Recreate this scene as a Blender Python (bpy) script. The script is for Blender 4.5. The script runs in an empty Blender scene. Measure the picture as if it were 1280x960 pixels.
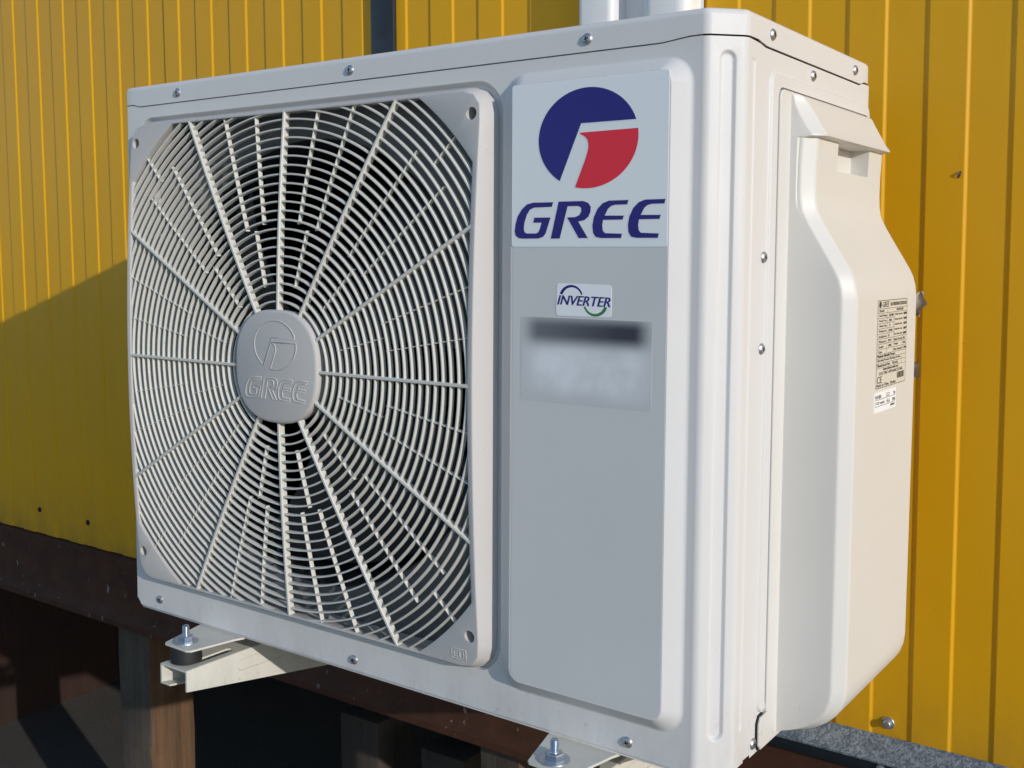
import bpy, bmesh, math, random
from mathutils import Vector, Matrix, Quaternion
random.seed(7)
sc = bpy.context.scene
col = sc.collection
R = math.radians

# ---------------------------------------------------------------- camera, light, exposure
# MM: the unit leans back a little against the plumb wall; all unit geometry is laid out in its own square frame
MM = Matrix.Rotation(-0.0132, 4, 'X') @ Matrix.Rotation(0.004, 4, 'Y')
CAMC, YAW, PITCH, ROLL, FPX = Vector((1.2732, -0.8926, 0.4801)), 0.6213, 0.0754, 0.0054, 1357.8
fw = Vector((-math.sin(YAW)*math.cos(PITCH), math.cos(YAW)*math.cos(PITCH), -math.sin(PITCH)))
rt = Vector((math.cos(YAW), math.sin(YAW), 0)); up = rt.cross(fw)
r2 = math.cos(ROLL)*rt + math.sin(ROLL)*up; u2 = -math.sin(ROLL)*rt + math.cos(ROLL)*up
cam = bpy.data.cameras.new('camera')
cam.sensor_width = 36; cam.lens = FPX/1280*36; cam.shift_y = -57.6/1280
cam.clip_start = 0.02; cam.clip_end = 3000
camo = bpy.data.objects.new('camera', cam); col.objects.link(camo)
cm = Matrix((r2, u2, -fw)).transposed().to_4x4(); cm.translation = CAMC
camo.matrix_world = MM @ cm
sc.camera = camo

SUN = Vector((1.0, -0.338, 0.305)).normalized()
w = bpy.data.worlds.new('World'); sc.world = w; w.use_nodes = True
nt = w.node_tree; nt.nodes.clear()
sky = nt.nodes.new('ShaderNodeTexSky'); sky.sky_type = 'NISHITA'; sky.sun_disc = False
sky.sun_elevation = math.asin(SUN.z); sky.sun_rotation = math.atan2(SUN.x, SUN.y)
sky.air_density = 1.0; sky.dust_density = 0.2; sky.ozone_density = 2.6
bg = nt.nodes.new('ShaderNodeBackground'); bg.inputs[1].default_value = 0.15
wo = nt.nodes.new('ShaderNodeOutputWorld')
nt.links.new(sky.outputs[0], bg.inputs[0]); nt.links.new(bg.outputs[0], wo.inputs[0])
sl = bpy.data.lights.new('sun', 'SUN'); sl.energy = 2.4; sl.angle = R(0.53); sl.color = (1.0, 0.945, 0.875)
so = bpy.data.objects.new('sun', sl); col.objects.link(so); so.location = (6, -3, 4)
so.rotation_euler = (-SUN).to_track_quat('-Z', 'Y').to_euler()
sc.view_settings.view_transform = 'Standard'; sc.view_settings.look = 'None'
sc.view_settings.exposure = 0.2; sc.view_settings.gamma = 1.0

# ---------------------------------------------------------------- materials
class NT:
    def __init__(s, name):
        s.m = bpy.data.materials.new(name); s.m.use_nodes = True
        s.t = s.m.node_tree; s.b = s.t.nodes['Principled BSDF']
        s.co = s.t.nodes.new('ShaderNodeTexCoord').outputs['Object']
    def n(s, typ, **kw):
        nd = s.t.nodes.new(typ)
        for k, v in kw.items():
            if k.startswith('i_'):
                nd.inputs[k[2:].replace('_', ' ')].default_value = v
            else:
                setattr(nd, k, v)
        return nd
    def l(s, a, b): s.t.links.new(a, b)
    def noise(s, scale, detail=4, rough=.55, stretch=None, off=0.0):
        mp = s.n('ShaderNodeMapping'); s.l(s.co, mp.inputs[0])
        mp.inputs['Location'].default_value = (off, off*1.3, off*.7)
        if stretch: mp.inputs['Scale'].default_value = stretch
        nz = s.n('ShaderNodeTexNoise'); nz.inputs['Scale'].default_value = scale
        nz.inputs['Detail'].default_value = detail; nz.inputs['Roughness'].default_value = rough
        s.l(mp.outputs[0], nz.inputs['Vector']); return nz.outputs['Fac']
    def ramp(s, fac, p0, p1, c0=(0, 0, 0), c1=(1, 1, 1)):
        r = s.n('ShaderNodeValToRGB'); e = r.color_ramp.elements
        e[0].position = p0; e[1].position = p1; e[0].color = (*c0, 1); e[1].color = (*c1, 1)
        s.l(fac, r.inputs[0]); return r.outputs[0]
    def mix(s, fac, a, b, mode='MIX'):
        m = s.n('ShaderNodeMix', data_type='RGBA', blend_type=mode)
        for sock, v in ((m.inputs[0], fac), (m.inputs[6], a), (m.inputs[7], b)):
            if hasattr(v, 'is_output'): s.l(v, sock)
            elif isinstance(v, tuple): sock.default_value = (*v, 1)
            else: sock.default_value = v
        return m.outputs[2]
    def math(s, op, a, b=0.0):
        m = s.n('ShaderNodeMath', operation=op)
        for sock, v in zip(m.inputs, (a, b)):
            if hasattr(v, 'is_output'): s.l(v, sock)
            else: sock.default_value = v
        return m.outputs[0]
    def sep(s, src=None):
        x = s.n('ShaderNodeSeparateXYZ'); s.l(src or s.co, x.inputs[0]); return x.outputs
    def base(s, v):
        if hasattr(v, 'is_output'): s.l(v, s.b.inputs['Base Color'])
        else: s.b.inputs['Base Color'].default_value = (*v, 1)
    def set(s, rough=None, metal=None, spec=None, coat=None):
        if rough is not None:
            if hasattr(rough, 'is_output'): s.l(rough, s.b.inputs['Roughness'])
            else: s.b.inputs['Roughness'].default_value = rough
        if metal is not None: s.b.inputs['Metallic'].default_value = metal
        if spec is not None: s.b.inputs['Specular IOR Level'].default_value = spec
        if coat is not None: s.b.inputs['Coat Weight'].default_value = coat
    def bump(s, h, strength, dist=.001):
        b = s.n('ShaderNodeBump'); b.inputs['Strength'].default_value = strength
        b.inputs['Distance'].default_value = dist
        s.l(h, b.inputs['Height']); s.l(b.outputs[0], s.b.inputs['Normal'])

def white_paint(name, c, dirt=(.30, .25, .19), dirt_amt=.25, rough=.46, peel=.10, foot=1.1):
    k = NT(name)
    a = k.ramp(k.noise(6, 5), .35, .75)
    b1 = k.mix(a, c, tuple(x*.955 for x in c))
    st = k.ramp(k.noise(22, 6, .7, (1, 1, .12)), .60, .80)
    b2 = k.mix(k.math('MULTIPLY', st, dirt_amt*.35), b1, dirt)
    sp = k.ramp(k.noise(260, 2), .735, .775)
    b3 = k.mix(k.math('MULTIPLY', sp, dirt_amt), b2, dirt)
    zz = k.sep()[2]
    lo = k.n('ShaderNodeMapRange'); k.l(zz, lo.inputs[0]); lo.inputs[1].default_value = .075; lo.inputs[2].default_value = -.005
    gm = k.ramp(k.noise(34, 7, .75, (1, 1, .35), 2.2), .42, .72)
    gs = k.ramp(k.noise(130, 3, .6, (1, 1, .5), 5.1), .64, .70)
    b3 = k.mix(k.math('MULTIPLY', k.math('MULTIPLY', lo.outputs[0], k.math('ADD', gm, gs)), dirt_amt*foot), b3, dirt)
    k.base(b3); k.set(rough=k.math('ADD', k.math('MULTIPLY', a, .10), rough-.05), spec=.38)
    k.bump(k.noise(420, 2), peel, .0006); return k.m

M = {}
M['white'] = white_paint('white_enamel', (.70, .682, .672))
M['cover'] = white_paint('white_cover_plastic', (.70, .675, .635), dirt_amt=.18, rough=.45)
M['panelshade'] = white_paint('shade_toned_face', (.655, .65, .645), dirt_amt=.1, rough=.42, peel=.05)
M['grille'] = white_paint('cream_grille_plastic', (.66, .64, .585), dirt=(.22, .16, .10), dirt_amt=.55, rough=.5, peel=.2)
M['framegrille'] = white_paint('grille_frame_plastic', (.55, .528, .51), dirt=(.22, .16, .10), dirt_amt=.5, rough=.5, peel=.15)
M['bracket'] = white_paint('cream_bracket_enamel', (.66, .64, .57), dirt=(.20, .14, .09), dirt_amt=.75, rough=.42, foot=.22)
M['pvc'] = white_paint('white_duct_plastic', (.80, .80, .80), dirt_amt=.06, rough=.4, peel=.03)

def plain(name, c, rough=.5, metal=0., var=.12, scale=40, bump=.0, spec=None, coat=None):
    k = NT(name)
    k.base(k.mix(k.noise(scale, 4), tuple(x*(1-var) for x in c), tuple(min(1, x*(1+var)) for x in c)))
    k.set(rough=rough, metal=metal, spec=spec, coat=coat)
    if bump: k.bump(k.noise(scale*6, 3), bump, .001)
    return k.m
M['label'] = plain('silver_label_film', (.83, .86, .87), .3, 0., .02, 30)
M['blue'] = plain('navy_print', (.012, .006, .19), .3, var=.1, scale=60)
M['red'] = plain('red_print', (.80, .018, .045), .32, var=.06, scale=60)
M['green'] = plain('green_print', (.04, .20, .06), .4)
M['paper'] = plain('white_sticker_paper', (.88, .89, .92), .45, var=.03)
M['ink'] = plain('black_ink', (.03, .03, .03), .5)
M['halo'] = plain('white_print_edge', (.78, .80, .82), .35, var=.02)
M['tagplate'] = plain('cream_plate_film', (.68, .64, .56), .4, var=.03)
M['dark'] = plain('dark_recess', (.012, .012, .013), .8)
M['fan'] = plain('grey_fan_plastic', (.035, .035, .038), .6, var=.3, scale=30, bump=.2)
M['fins'] = plain('dark_fins', (.02, .02, .021), .6, .3)
M['steel'] = plain('zinc_screw_steel', (.50, .51, .53), .40, .85, .2, 300)
M['bolt'] = plain('blue_zinc_bolt', (.50, .55, .62), .30, .9, .2, 200)
M['rubber'] = plain('black_rubber', (.016, .016, .017), .6, bump=.2, scale=60)
M['leaf'] = plain('dry_brown_leaf', (.16, .11, .065), .8, var=.5, scale=120, bump=.5)
M['web'] = plain('grey_dusty_cobweb', (.46, .41, .35), .9, var=.3, scale=200)
M['slate'] = plain('shade_toned_sheet', (.115, .12, .13), .55, .0, .2, 14)  # white panel floor behind the grille, its shade put into the colour
M['strip'] = plain('dark_slate_steel', (.035, .042, .055), .40, .5, .45, 28, .15)

k = NT('printed_sticker')       # soft printed sticker: dark title band above a pale body
x, y, z = k.sep()
nx = k.math('MULTIPLY', k.math('SUBTRACT', x, .728), 1/.075)
nz = k.math('MULTIPLY', k.math('SUBTRACT', z, .381), 1/.043)
def soft(v, lo, hi, f):         # smooth box
    a = k.n('ShaderNodeMapRange', interpolation_type='SMOOTHSTEP'); k.l(v, a.inputs[0])
    a.inputs[1].default_value = lo-f; a.inputs[2].default_value = lo+f
    b = k.n('ShaderNodeMapRange', interpolation_type='SMOOTHSTEP'); k.l(v, b.inputs[0])
    b.inputs[1].default_value = hi-f; b.inputs[2].default_value = hi+f; b.inputs[3].default_value = 1; b.inputs[4].default_value = 0
    return k.math('MULTIPLY', a.outputs[0], b.outputs[0])
band = k.math('MULTIPLY', soft(nx, -.86, .88, .17), soft(nz, .36, .90, .20))
dens = k.n('ShaderNodeMapRange'); k.l(nx, dens.inputs[0]); dens.inputs[1].default_value = -.8; dens.inputs[2].default_value = .5
dens.inputs[3].default_value = .74; dens.inputs[4].default_value = .98
body = k.math('MULTIPLY', soft(nx, -.85, .88, .3), soft(nz, -.75, .25, .3))
blot = k.ramp(k.noise(38, 2, .4), .35, .65)
c1 = k.mix(k.math('MULTIPLY', body, k.math('ADD', k.math('MULTIPLY', blot, .5), .4)), (.58, .585, .59), (.82, .845, .88))
k.base(k.mix(k.math('MULTIPLY', band, dens.outputs[0]), c1, (.030, .032, .055))); k.set(rough=.42)
M['sticker'] = k.m

k = NT('yellow_coil_coat')
x, y, z = k.sep()
a = k.ramp(k.noise(3.0, 5, .6), .3, .75)
b = k.mix(a, (.775, .394, .004), (.72, .364, .005))
stv = k.ramp(k.noise(30, 5, .6, (1, 1, .05)), .55, .8)
b = k.mix(k.math('MULTIPLY', stv, .10), b, (.45, .26, .05))
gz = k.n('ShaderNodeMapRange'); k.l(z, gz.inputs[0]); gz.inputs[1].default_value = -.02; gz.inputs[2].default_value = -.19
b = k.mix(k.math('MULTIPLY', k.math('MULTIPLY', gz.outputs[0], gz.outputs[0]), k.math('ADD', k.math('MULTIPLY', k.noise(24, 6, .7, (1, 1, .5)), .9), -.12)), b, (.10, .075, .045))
sp = k.ramp(k.noise(150, 2), .765, .79)
b = k.mix(k.math('MULTIPLY', sp, .55), b, (.14, .09, .03))
k.base(b); k.set(rough=k.math('ADD', k.math('MULTIPLY', k.noise(9, 4), .16), .36), spec=.32)
k.bump(k.noise(7, 4), .22, .004); M['yellow'] = k.m

k = NT('brown_painted_steel')
b = k.mix(k.ramp(k.noise(18, 6, .7), .35, .7), (.050, .020, .011), (.078, .031, .017))
fl = k.ramp(k.noise(62, 3, .6, (1, 1, .45)), .665, .70)
b = k.mix(k.math('MULTIPLY', fl, .55), b, (.30, .27, .24))
b = k.mix(k.math('MULTIPLY', k.ramp(k.noise(7, 6, .75), .5, .7), .5), b, (.035, .022, .017))
k.base(b); k.set(rough=.75, spec=.22); k.bump(k.noise(120, 4), .3, .001); M['beam'] = k.m

k = NT('galvanised_sheet')
v = k.n('ShaderNodeTexVoronoi', feature='F1'); v.inputs['Scale'].default_value = 420; k.l(k.co, v.inputs['Vector'])
b = k.mix(k.ramp(v.outputs['Color'], .2, .8), (.13, .16, .20), (.34, .39, .45))
b = k.mix(k.math('MULTIPLY', k.ramp(k.noise(60, 5, .7), .45, .65), .55), b, (.07, .09, .12))
k.base(b); k.set(rough=.55, metal=.45); M['zinc'] = k.m

def wood(name, c0, c1, c2):
    k = NT(name)
    g = k.noise(38, 8, .65, (1, 1, .055))
    b = k.mix(k.ramp(g, .36, .66), c0, c1)
    cr = k.ramp(k.noise(75, 4, .6, (1, 1, .03), 3.1), .66, .72)
    b = k.mix(k.math('MULTIPLY', cr, .85), b, c2)
    b = k.mix(k.math('MULTIPLY', k.ramp(k.noise(5, 5, .7), .45, .7), .5), b, c2)
    k.base(b); k.set(rough=.85); k.bump(g, .8, .004); return k.m
M['wood'] = wood('weathered_timber', (.16, .085, .040), (.075, .042, .022), (.020, .013, .009))
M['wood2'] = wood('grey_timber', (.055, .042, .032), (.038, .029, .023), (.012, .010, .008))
M['wood3'] = wood('silvered_timber', (.090, .068, .050), (.050, .038, .029), (.014, .011, .008))
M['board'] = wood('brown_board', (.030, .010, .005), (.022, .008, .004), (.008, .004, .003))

k = NT('asphalt')
b = k.mix(k.ramp(k.noise(180, 4, .7), .35, .7), (.046, .041, .035), (.125, .108, .090))
b = k.mix(k.math('MULTIPLY', k.ramp(k.noise(2.5, 5), .4, .7), .5), b, (.040, .034, .027))
gr = k.ramp(k.noise(95, 2), .72, .75)
b = k.mix(k.math('MULTIPLY', gr, .6), b, (.20, .19, .18))
k.base(b); k.set(rough=.9); k.bump(k.noise(120, 5, .7), .8, .006); M['asphalt'] = k.m

# ---------------------------------------------------------------- mesh helpers
def finish(name, bm, mats, parent=None, ang=28, wn=False, loc=None, merge=2e-5):
    if merge: bmesh.ops.remove_doubles(bm, verts=bm.verts, dist=merge)
    bmesh.ops.recalc_face_normals(bm, faces=bm.faces)
    for f in bm.faces: f.smooth = True
    ca = R(ang)
    for e in bm.edges:
        if len(e.link_faces) == 2:
            e.smooth = e.calc_face_angle(0) < ca
    me = bpy.data.meshes.new(name); bm.to_mesh(me); bm.free()
    for m in (mats if isinstance(mats, (list, tuple)) else [mats]): me.materials.append(m)
    o = bpy.data.objects.new(name, me); col.objects.link(o)
    if parent is not None: o.parent = parent
    if loc is not None: o.location = loc
    if wn:
        md = o.modifiers.new('weighted', 'WEIGHTED_NORMAL'); md.keep_sharp = True; md.weight = 100
    return o

def tag(o, label, cat, group=None, kind=None):
    if label: o['label'] = label
    if cat: o['category'] = cat
    if group: o['group'] = group
    if kind: o['kind'] = kind
    return o

def empty(name, label, cat, mw, group=None):
    o = bpy.data.objects.new(name, None); col.objects.link(o); o.matrix_world = mw
    o.empty_display_size = .05
    return tag(o, label, cat, group)

def loft(bm, loops, closed=True, mi=0, cap0=False, cap1=False):
    vs = [[bm.verts.new(p) for p in L] for L in loops]
    n = len(loops[0])
    for a, b in zip(vs, vs[1:]):
        for i in range(n if closed else n-1):
            j = (i+1) % n
            try:
                f = bm.faces.new((a[i], a[j], b[j], b[i])); f.material_index = mi
            except ValueError: pass
    for flag, L in ((cap0, vs[0]), (cap1, vs[-1])):
        if flag:
            f = bm.faces.new(L); f.material_index = mi
    return vs

def sheet(bm, loops, to3, mi=0):
    """flat sheet bounded by the first loop with the others as holes (2D loops)"""
    es = []
    for L in loops:
        vs = [bm.verts.new(to3(*p)) for p in L]
        es += [bm.edges.new((vs[i], vs[(i+1) % len(vs)])) for i in range(len(vs))]
    before = set(bm.faces)
    nrm = (Vector(to3(1, 0))-Vector(to3(0, 0))).cross(Vector(to3(0, 1))-Vector(to3(0, 0)))
    bmesh.ops.triangle_fill(bm, use_beauty=True, use_dissolve=False, edges=es, normal=nrm)
    for f in bm.faces:
        if f not in before: f.material_index = mi

def box(bm, x0, x1, y0, y1, z0, z1, bev=0., mi=0, rot=None):
    vs = [bm.verts.new((x, y, z)) for x in (x0, x1) for y in (y0, y1) for z in (z0, z1)]
    fs = [(0, 1, 3, 2), (4, 6, 7, 5), (0, 4, 5, 1), (2, 3, 7, 6), (0, 2, 6, 4), (1, 5, 7, 3)]
    nf = [bm.faces.new([vs[i] for i in f]) for f in fs]
    for f in nf: f.material_index = mi
    if rot is not None:
        c = Vector(((x0+x1)/2, (y0+y1)/2, (z0+z1)/2))
        for v in vs: v.co = c + rot @ (v.co-c)
    if bev:
        es = list({e for f in nf for e in f.edges})
        bmesh.ops.bevel(bm, geom=es, offset=bev, segments=2, affect='EDGES', profile=.5)

def lathe(bm, prof, n, to3, mi=0, cap0=False, cap1=False):
    loops = [[to3(r*math.cos(2*math.pi*i/n), r*math.sin(2*math.pi*i/n), h) for i in range(n)] for r, h in prof]
    loft(bm, loops, True, mi, cap0, cap1)

def rrect(x0, x1, z0, z1, r, n=8):
    P = []
    for cx, cz, a in ((x1-r, z0+r, -90), (x1-r, z1-r, 0), (x0+r, z1-r, 90), (x0+r, z0+r, 180)):
        for i in range(n+1):
            t = R(a+90*i/n); P.append((cx+r*math.cos(t), cz+r*math.sin(t)))
    return P

def stadium(u0, u1, v0, v1, n=8):
    r = (u1-u0)/2; c = (u0+u1)/2; P = []
    for cz, a in ((v0+r, 180), (v1-r, 0)):
        for i in range(n+1):
            t = R(a+180*i/n); P.append((c+r*math.cos(t), cz+r*math.sin(t)))
    return P

def tube(bm, pts, rad, n=6, closed=False, mi=0):
    pts = [Vector(p) for p in pts]; m = len(pts); loops = []
    for i, p in enumerate(pts):
        a = pts[(i-1) % m] if (closed or i) else p
        b = pts[(i+1) % m] if (closed or i < m-1) else p
        d = (b-a).normalized()
        u = d.cross(Vector((.13, .97, .2))).normalized(); v = d.cross(u)
        loops.append([p+rad*(math.cos(2*math.pi*j/n)*u+math.sin(2*math.pi*j/n)*v) for j in range(n)])
    if closed: loops.append(loops[0])
    loft(bm, loops, True, mi, not closed, not closed)

def poly(bm, pts, to3, mi=0):
    sheet(bm, [pts], to3, mi)

def text2d(s, size=1., shear=0., align='LEFT'):
    cu = bpy.data.curves.new('t', 'FONT'); cu.body = s; cu.size = size; cu.shear = shear; cu.align_x = align
    cu.resolution_u = 3
    o = bpy.data.objects.new('t', cu); col.objects.link(o)
    dg = bpy.context.evaluated_depsgraph_get(); dg.update()
    me = bpy.data.meshes.new_from_object(o.evaluated_get(dg))
    V = [tuple(v.co[:2]) for v in me.vertices]; F = [tuple(p.vertices) for p in me.polygons]
    bpy.data.objects.remove(o); bpy.data.curves.remove(cu); bpy.data.meshes.remove(me)
    return V, F

def put_text(bm, VF, to3, mi=0, fit=None):
    V, F = VF
    if fit:                                   # (u0,u1,v0,v1): stretch the text into this rectangle
        xs = [v[0] for v in V]; ys = [v[1] for v in V]
        sx = (fit[1]-fit[0])/(max(xs)-min(xs)); sy = (fit[3]-fit[2])/(max(ys)-min(ys))
        V = [(fit[0]+(a-min(xs))*sx, fit[2]+(b-min(ys))*sy) for a, b in V]
    vs = [bm.verts.new(to3(*p)) for p in V]
    for f in F:
        try:
            q = bm.faces.new([vs[i] for i in f]); q.material_index = mi
        except ValueError: pass

FRONT = lambda d: (lambda u, v: (u, -d, v))      # u = x, v = z, at height d in front of the front face
SIDE = lambda x: (lambda u, v: (x, u, v))        # u = y, v = z

def smooth_steps(n=6):
    return [(i/n, (lambda t: t*t*(3-2*t))(i/n)) for i in range(n+1)]

def blend(A, B, t): return [(a[0]+(b[0]-a[0])*t, a[1]+(b[1]-a[1])*t) for a, b in zip(A, B)]

def boolean_cut(o, cutters):
    for c in cutters:
        md = o.modifiers.new('cut', 'BOOLEAN'); md.operation = 'DIFFERENCE'; md.object = c; md.solver = 'EXACT'
    dg = bpy.context.evaluated_depsgraph_get(); dg.update()
    me = bpy.data.meshes.new_from_object(o.evaluated_get(dg))
    old = o.data
    o.modifiers.clear(); o.data = me; me.name = old.name
    for c in cutters:
        m = c.data; bpy.data.objects.remove(c); bpy.data.meshes.remove(m)
    bm = bmesh.new(); bm.from_mesh(me)
    for f in bm.faces: f.smooth = True
    for e in bm.edges:
        if len(e.link_faces) == 2: e.smooth = e.calc_face_angle(0) < R(28)
    bm.to_mesh(me); bm.free()

# ---------------------------------------------------------------- the ground and the building behind
bm = bmesh.new()
gv = [bm.verts.new(p) for p in ((-400, -400, -1), (400, -400, -1), (400, 400, -1), (-400, 400, -1))]
bm.faces.new(gv)
g = finish('ground', bm, M['asphalt']); g['kind'] = 'structure'

YW = .53
wall = empty('building_wall', 'ribbed yellow sheet metal wall rising behind the white outdoor unit', 'wall', Matrix.Translation((0, YW, -.19)))
WOFF = Vector((0, -YW, .19))
def wall_panel(x0, n, last):
    """one sheet: n ribs of 100 mm; raised between the dark and the bright step"""
    bm = bmesh.new(); D = .0024; wv = .0036
    prof = [(x0+.0022, YW+.010), (x0+.0022, YW-D+.0012), (x0+.0032, YW-D)]
    for i in range(n):
        xb = x0+.049+.1*i
        prof += [(xb-wv/2-.0006, YW-D), (xb-wv/2+.0006, YW-D+.0004), (xb+wv/2-.0006, YW-.0004), (xb+wv/2+.0006, YW)]
        xd = x0+.1*(i+1)
        if i < n-1:
            prof += [(xd-wv/2-.0006, YW), (xd-wv/2+.0006, YW-.0004), (xd+wv/2-.0006, YW-D+.0004), (xd+wv/2+.0006, YW-D)]
        else:
            prof += [(xd-.0028, YW), (xd-.0020, YW+.0008), (xd-.0020, YW+.010)]
    loft(bm, [[(px, py, z) for px, py in prof] for z in (-.19, .3, .9, 2.3)], closed=False)
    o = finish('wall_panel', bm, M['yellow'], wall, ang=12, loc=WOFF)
    return o
XD = -1.2035
for i in range(-4, 5):
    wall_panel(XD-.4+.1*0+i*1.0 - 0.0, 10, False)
bm = bmesh.new(); box(bm, -6.2, 4.2, YW+.011, YW+.10, -.188, 2.29)
finish('wall_core', bm, M['dark'], wall, loc=WOFF)
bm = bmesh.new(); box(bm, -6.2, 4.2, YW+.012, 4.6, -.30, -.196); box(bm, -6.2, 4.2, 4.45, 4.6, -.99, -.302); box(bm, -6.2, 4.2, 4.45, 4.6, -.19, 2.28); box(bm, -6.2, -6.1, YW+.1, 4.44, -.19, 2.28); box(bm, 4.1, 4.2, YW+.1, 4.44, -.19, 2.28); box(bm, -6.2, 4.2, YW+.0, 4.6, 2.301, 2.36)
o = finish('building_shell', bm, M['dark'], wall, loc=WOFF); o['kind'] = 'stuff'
def lath(name, prof, n, c, axis, mats, parent, loc=None, mi=0):
    """round turned piece at c along axis"""
    q = Vector((0, 0, 1)).rotation_difference(Vector(axis)).to_matrix(); c = Vector(c)
    bm = bmesh.new(); lathe(bm, prof, n, lambda a, b, h: c+q @ Vector((a, b, h)), mi, cap1=True)
    return finish(name, bm, mats, parent, loc=loc)
for x, z in ((-1.132, -.133), (-.936, -.136)):
    lath('rivet', [(.0065, 0), (.006, .002), (.003, .004), (.0008, .0045)], 12, (x, YW, z), (0, -1, 0), M['dark'], wall, WOFF)
for x in (.868, 1.868):
    lath('wall_screw', [(.0085, 0), (.0085, .0015), (.0080, .002), (.0055, .0021), (.0052, .007), (.004, .008), (.001, .0082)], 14, (x, YW-.0002, -.143), (0, -1, 0), M['steel'], wall, WOFF)

# flashing along the foot of the wall
fl = empty('flashing', 'mottled galvanised drip flashing along the foot of the yellow wall', 'flashing', Matrix.Translation((2, .515, -.19)))
FO = Vector((-2, -.515, .19))
bm = bmesh.new()
prof = [(.5268, -.1605), (.5262, -.1640), (.5045, -.1850), (.5030, -.1870), (.5030, -.1895), (.5045, -.1897), (.5050, -.188), (.5275, -.1665)]
loft(bm, [[(xx, a, b) for a, b in prof] for xx in (.35, 1.5, 4.2)], True, 0, True, True)
finish('folded_sheet', bm, M['zinc'], fl, loc=FO)
bm = bmesh.new(); box(bm, .36, 4.2, .5085, .5135, -.2075, -.1880, .0008)
finish('lower_lip', bm, M['strip'], fl, loc=FO)
for xx in (.866, 1.45, .45):
    lath('screw', [(.006, 0), (.006, .0012), (.0038, .0014), (.0036, .004), (.001, .0046)], 10, (xx, .5085, -.1985), (0, -1, 0), M['steel'], fl, FO)

# steel channel carrying the wall
bw = empty('steel_beam', 'brown painted steel channel under the yellow wall', 'beam', Matrix.Translation((0, .56, -.345)))
BO = Vector((0, -.56, .345))
bm = bmesh.new()
prof = [(.66, -.1915), (.518, -.1915), (.514, -.1945), (.514, -.309), (.511, -.318), (.503, -.327), (.501, -.331), (.501, -.343), (.503, -.345), (.66, -.345)]
loft(bm, [[(xx, a, b) for a, b in prof] for xx in (-6.2, -2, 0, 1, 4.2)], True, 0, True, True)
finish('channel', bm, M['beam'], bw, ang=25, loc=BO)

# timber posts and what stands under the building
def post(x0, x1, y0, y1, z1, label):
    t = empty('timber_post', label, 'post', Matrix.Translation(((x0+x1)/2, (y0+y1)/2, -1)), 'timber posts under the steel channel')
    c = Vector(((x0+x1)/2, (y0+y1)/2, 0))
    bm = bmesh.new(); box(bm, x0-c.x, x1-c.x, y0-c.y, y1-c.y, .0, z1+1, .004)
    bmesh.ops.subdivide_edges(bm, edges=[e for e in bm.edges if abs(e.verts[0].co.z-e.verts[1].co.z) > .3], cuts=9)
    for v in bm.verts:
        v.co.x += random.uniform(-.0014, .0014); v.co.y += random.uniform(-.0014, .0014)
    bm.normal_update()
    for f in bm.faces: f.material_index = 1 if f.normal.y < -.8 else 0
    finish('shaft', bm, [M['wood'], M['wood3']], t, ang=50)
    bm = bmesh.new(); box(bm, x0-c.x-.02, x1-c.x+.02, y0-c.y-.02, y1-c.y+.02, -.06, .03, .004)
    finish('footing', bm, M['asphalt'], t)
post(-.829, -.718, .525, .640, -.3455, 'two toned weathered timber post beneath the left bracket')
post(.190, .273, .525, .625, -.3455, 'timber post under the brown channel near the right bracket')
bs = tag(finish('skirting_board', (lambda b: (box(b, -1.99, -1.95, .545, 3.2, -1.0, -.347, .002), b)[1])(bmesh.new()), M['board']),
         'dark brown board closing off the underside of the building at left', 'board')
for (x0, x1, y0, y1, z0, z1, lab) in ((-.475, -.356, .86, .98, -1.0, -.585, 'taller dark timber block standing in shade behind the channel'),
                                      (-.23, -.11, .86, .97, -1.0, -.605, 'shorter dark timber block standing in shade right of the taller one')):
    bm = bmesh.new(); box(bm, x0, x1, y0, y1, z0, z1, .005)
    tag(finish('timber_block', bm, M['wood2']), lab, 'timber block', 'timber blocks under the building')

# things on the wall above the unit
bm = bmesh.new(); box(bm, -.028, .024, .5195, .529, -.17, 2.25, .0015)
tag(finish('steel_strip', bm, M['strip']), 'dark slate steel strip running up the yellow wall above the unit', 'steel strip')
def trunking(x0, x1, yf, rr, lab, ext=.004):
    t = empty('cable_trunking', lab, 'trunking', Matrix.Translation(((x0+x1)/2, .52, .2)), 'white trunking lengths')
    o = Vector(((x0+x1)/2, .52, .2)); bm = bmesh.new(); P = []
    for cx, a in ((x0+rr, 180), (x1-rr, 270)):
        for i in range(7):
            tt = R(a+90*i/6); P.append((cx+rr*math.cos(tt)-o.x, yf+rr+rr*math.sin(tt)-o.y))
    P = [(x0-o.x, .526-o.y)]+P+[(x1-o.x, .526-o.y)]
    loft(bm, [[(a, b, zz) for a, b in P] for zz in (0, 1.0, 2.0)], True, 0, True, True)
    finish('duct_cover', bm, M['pvc'], t, ang=30)
    bm = bmesh.new(); box(bm, x0-.004-o.x, x1+ext-o.x, .5262-o.y, .5274-o.y, -.01, 2.0)
    finish('back_plate', bm, M['pvc'], t)
trunking(.409, .469, .488, .010, 'slimmer white plastic trunking on the yellow wall, left of the pair', .041)
trunking(.514, .589, .486, .019, 'wider white plastic trunking on the yellow wall, right of the pair')

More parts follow.
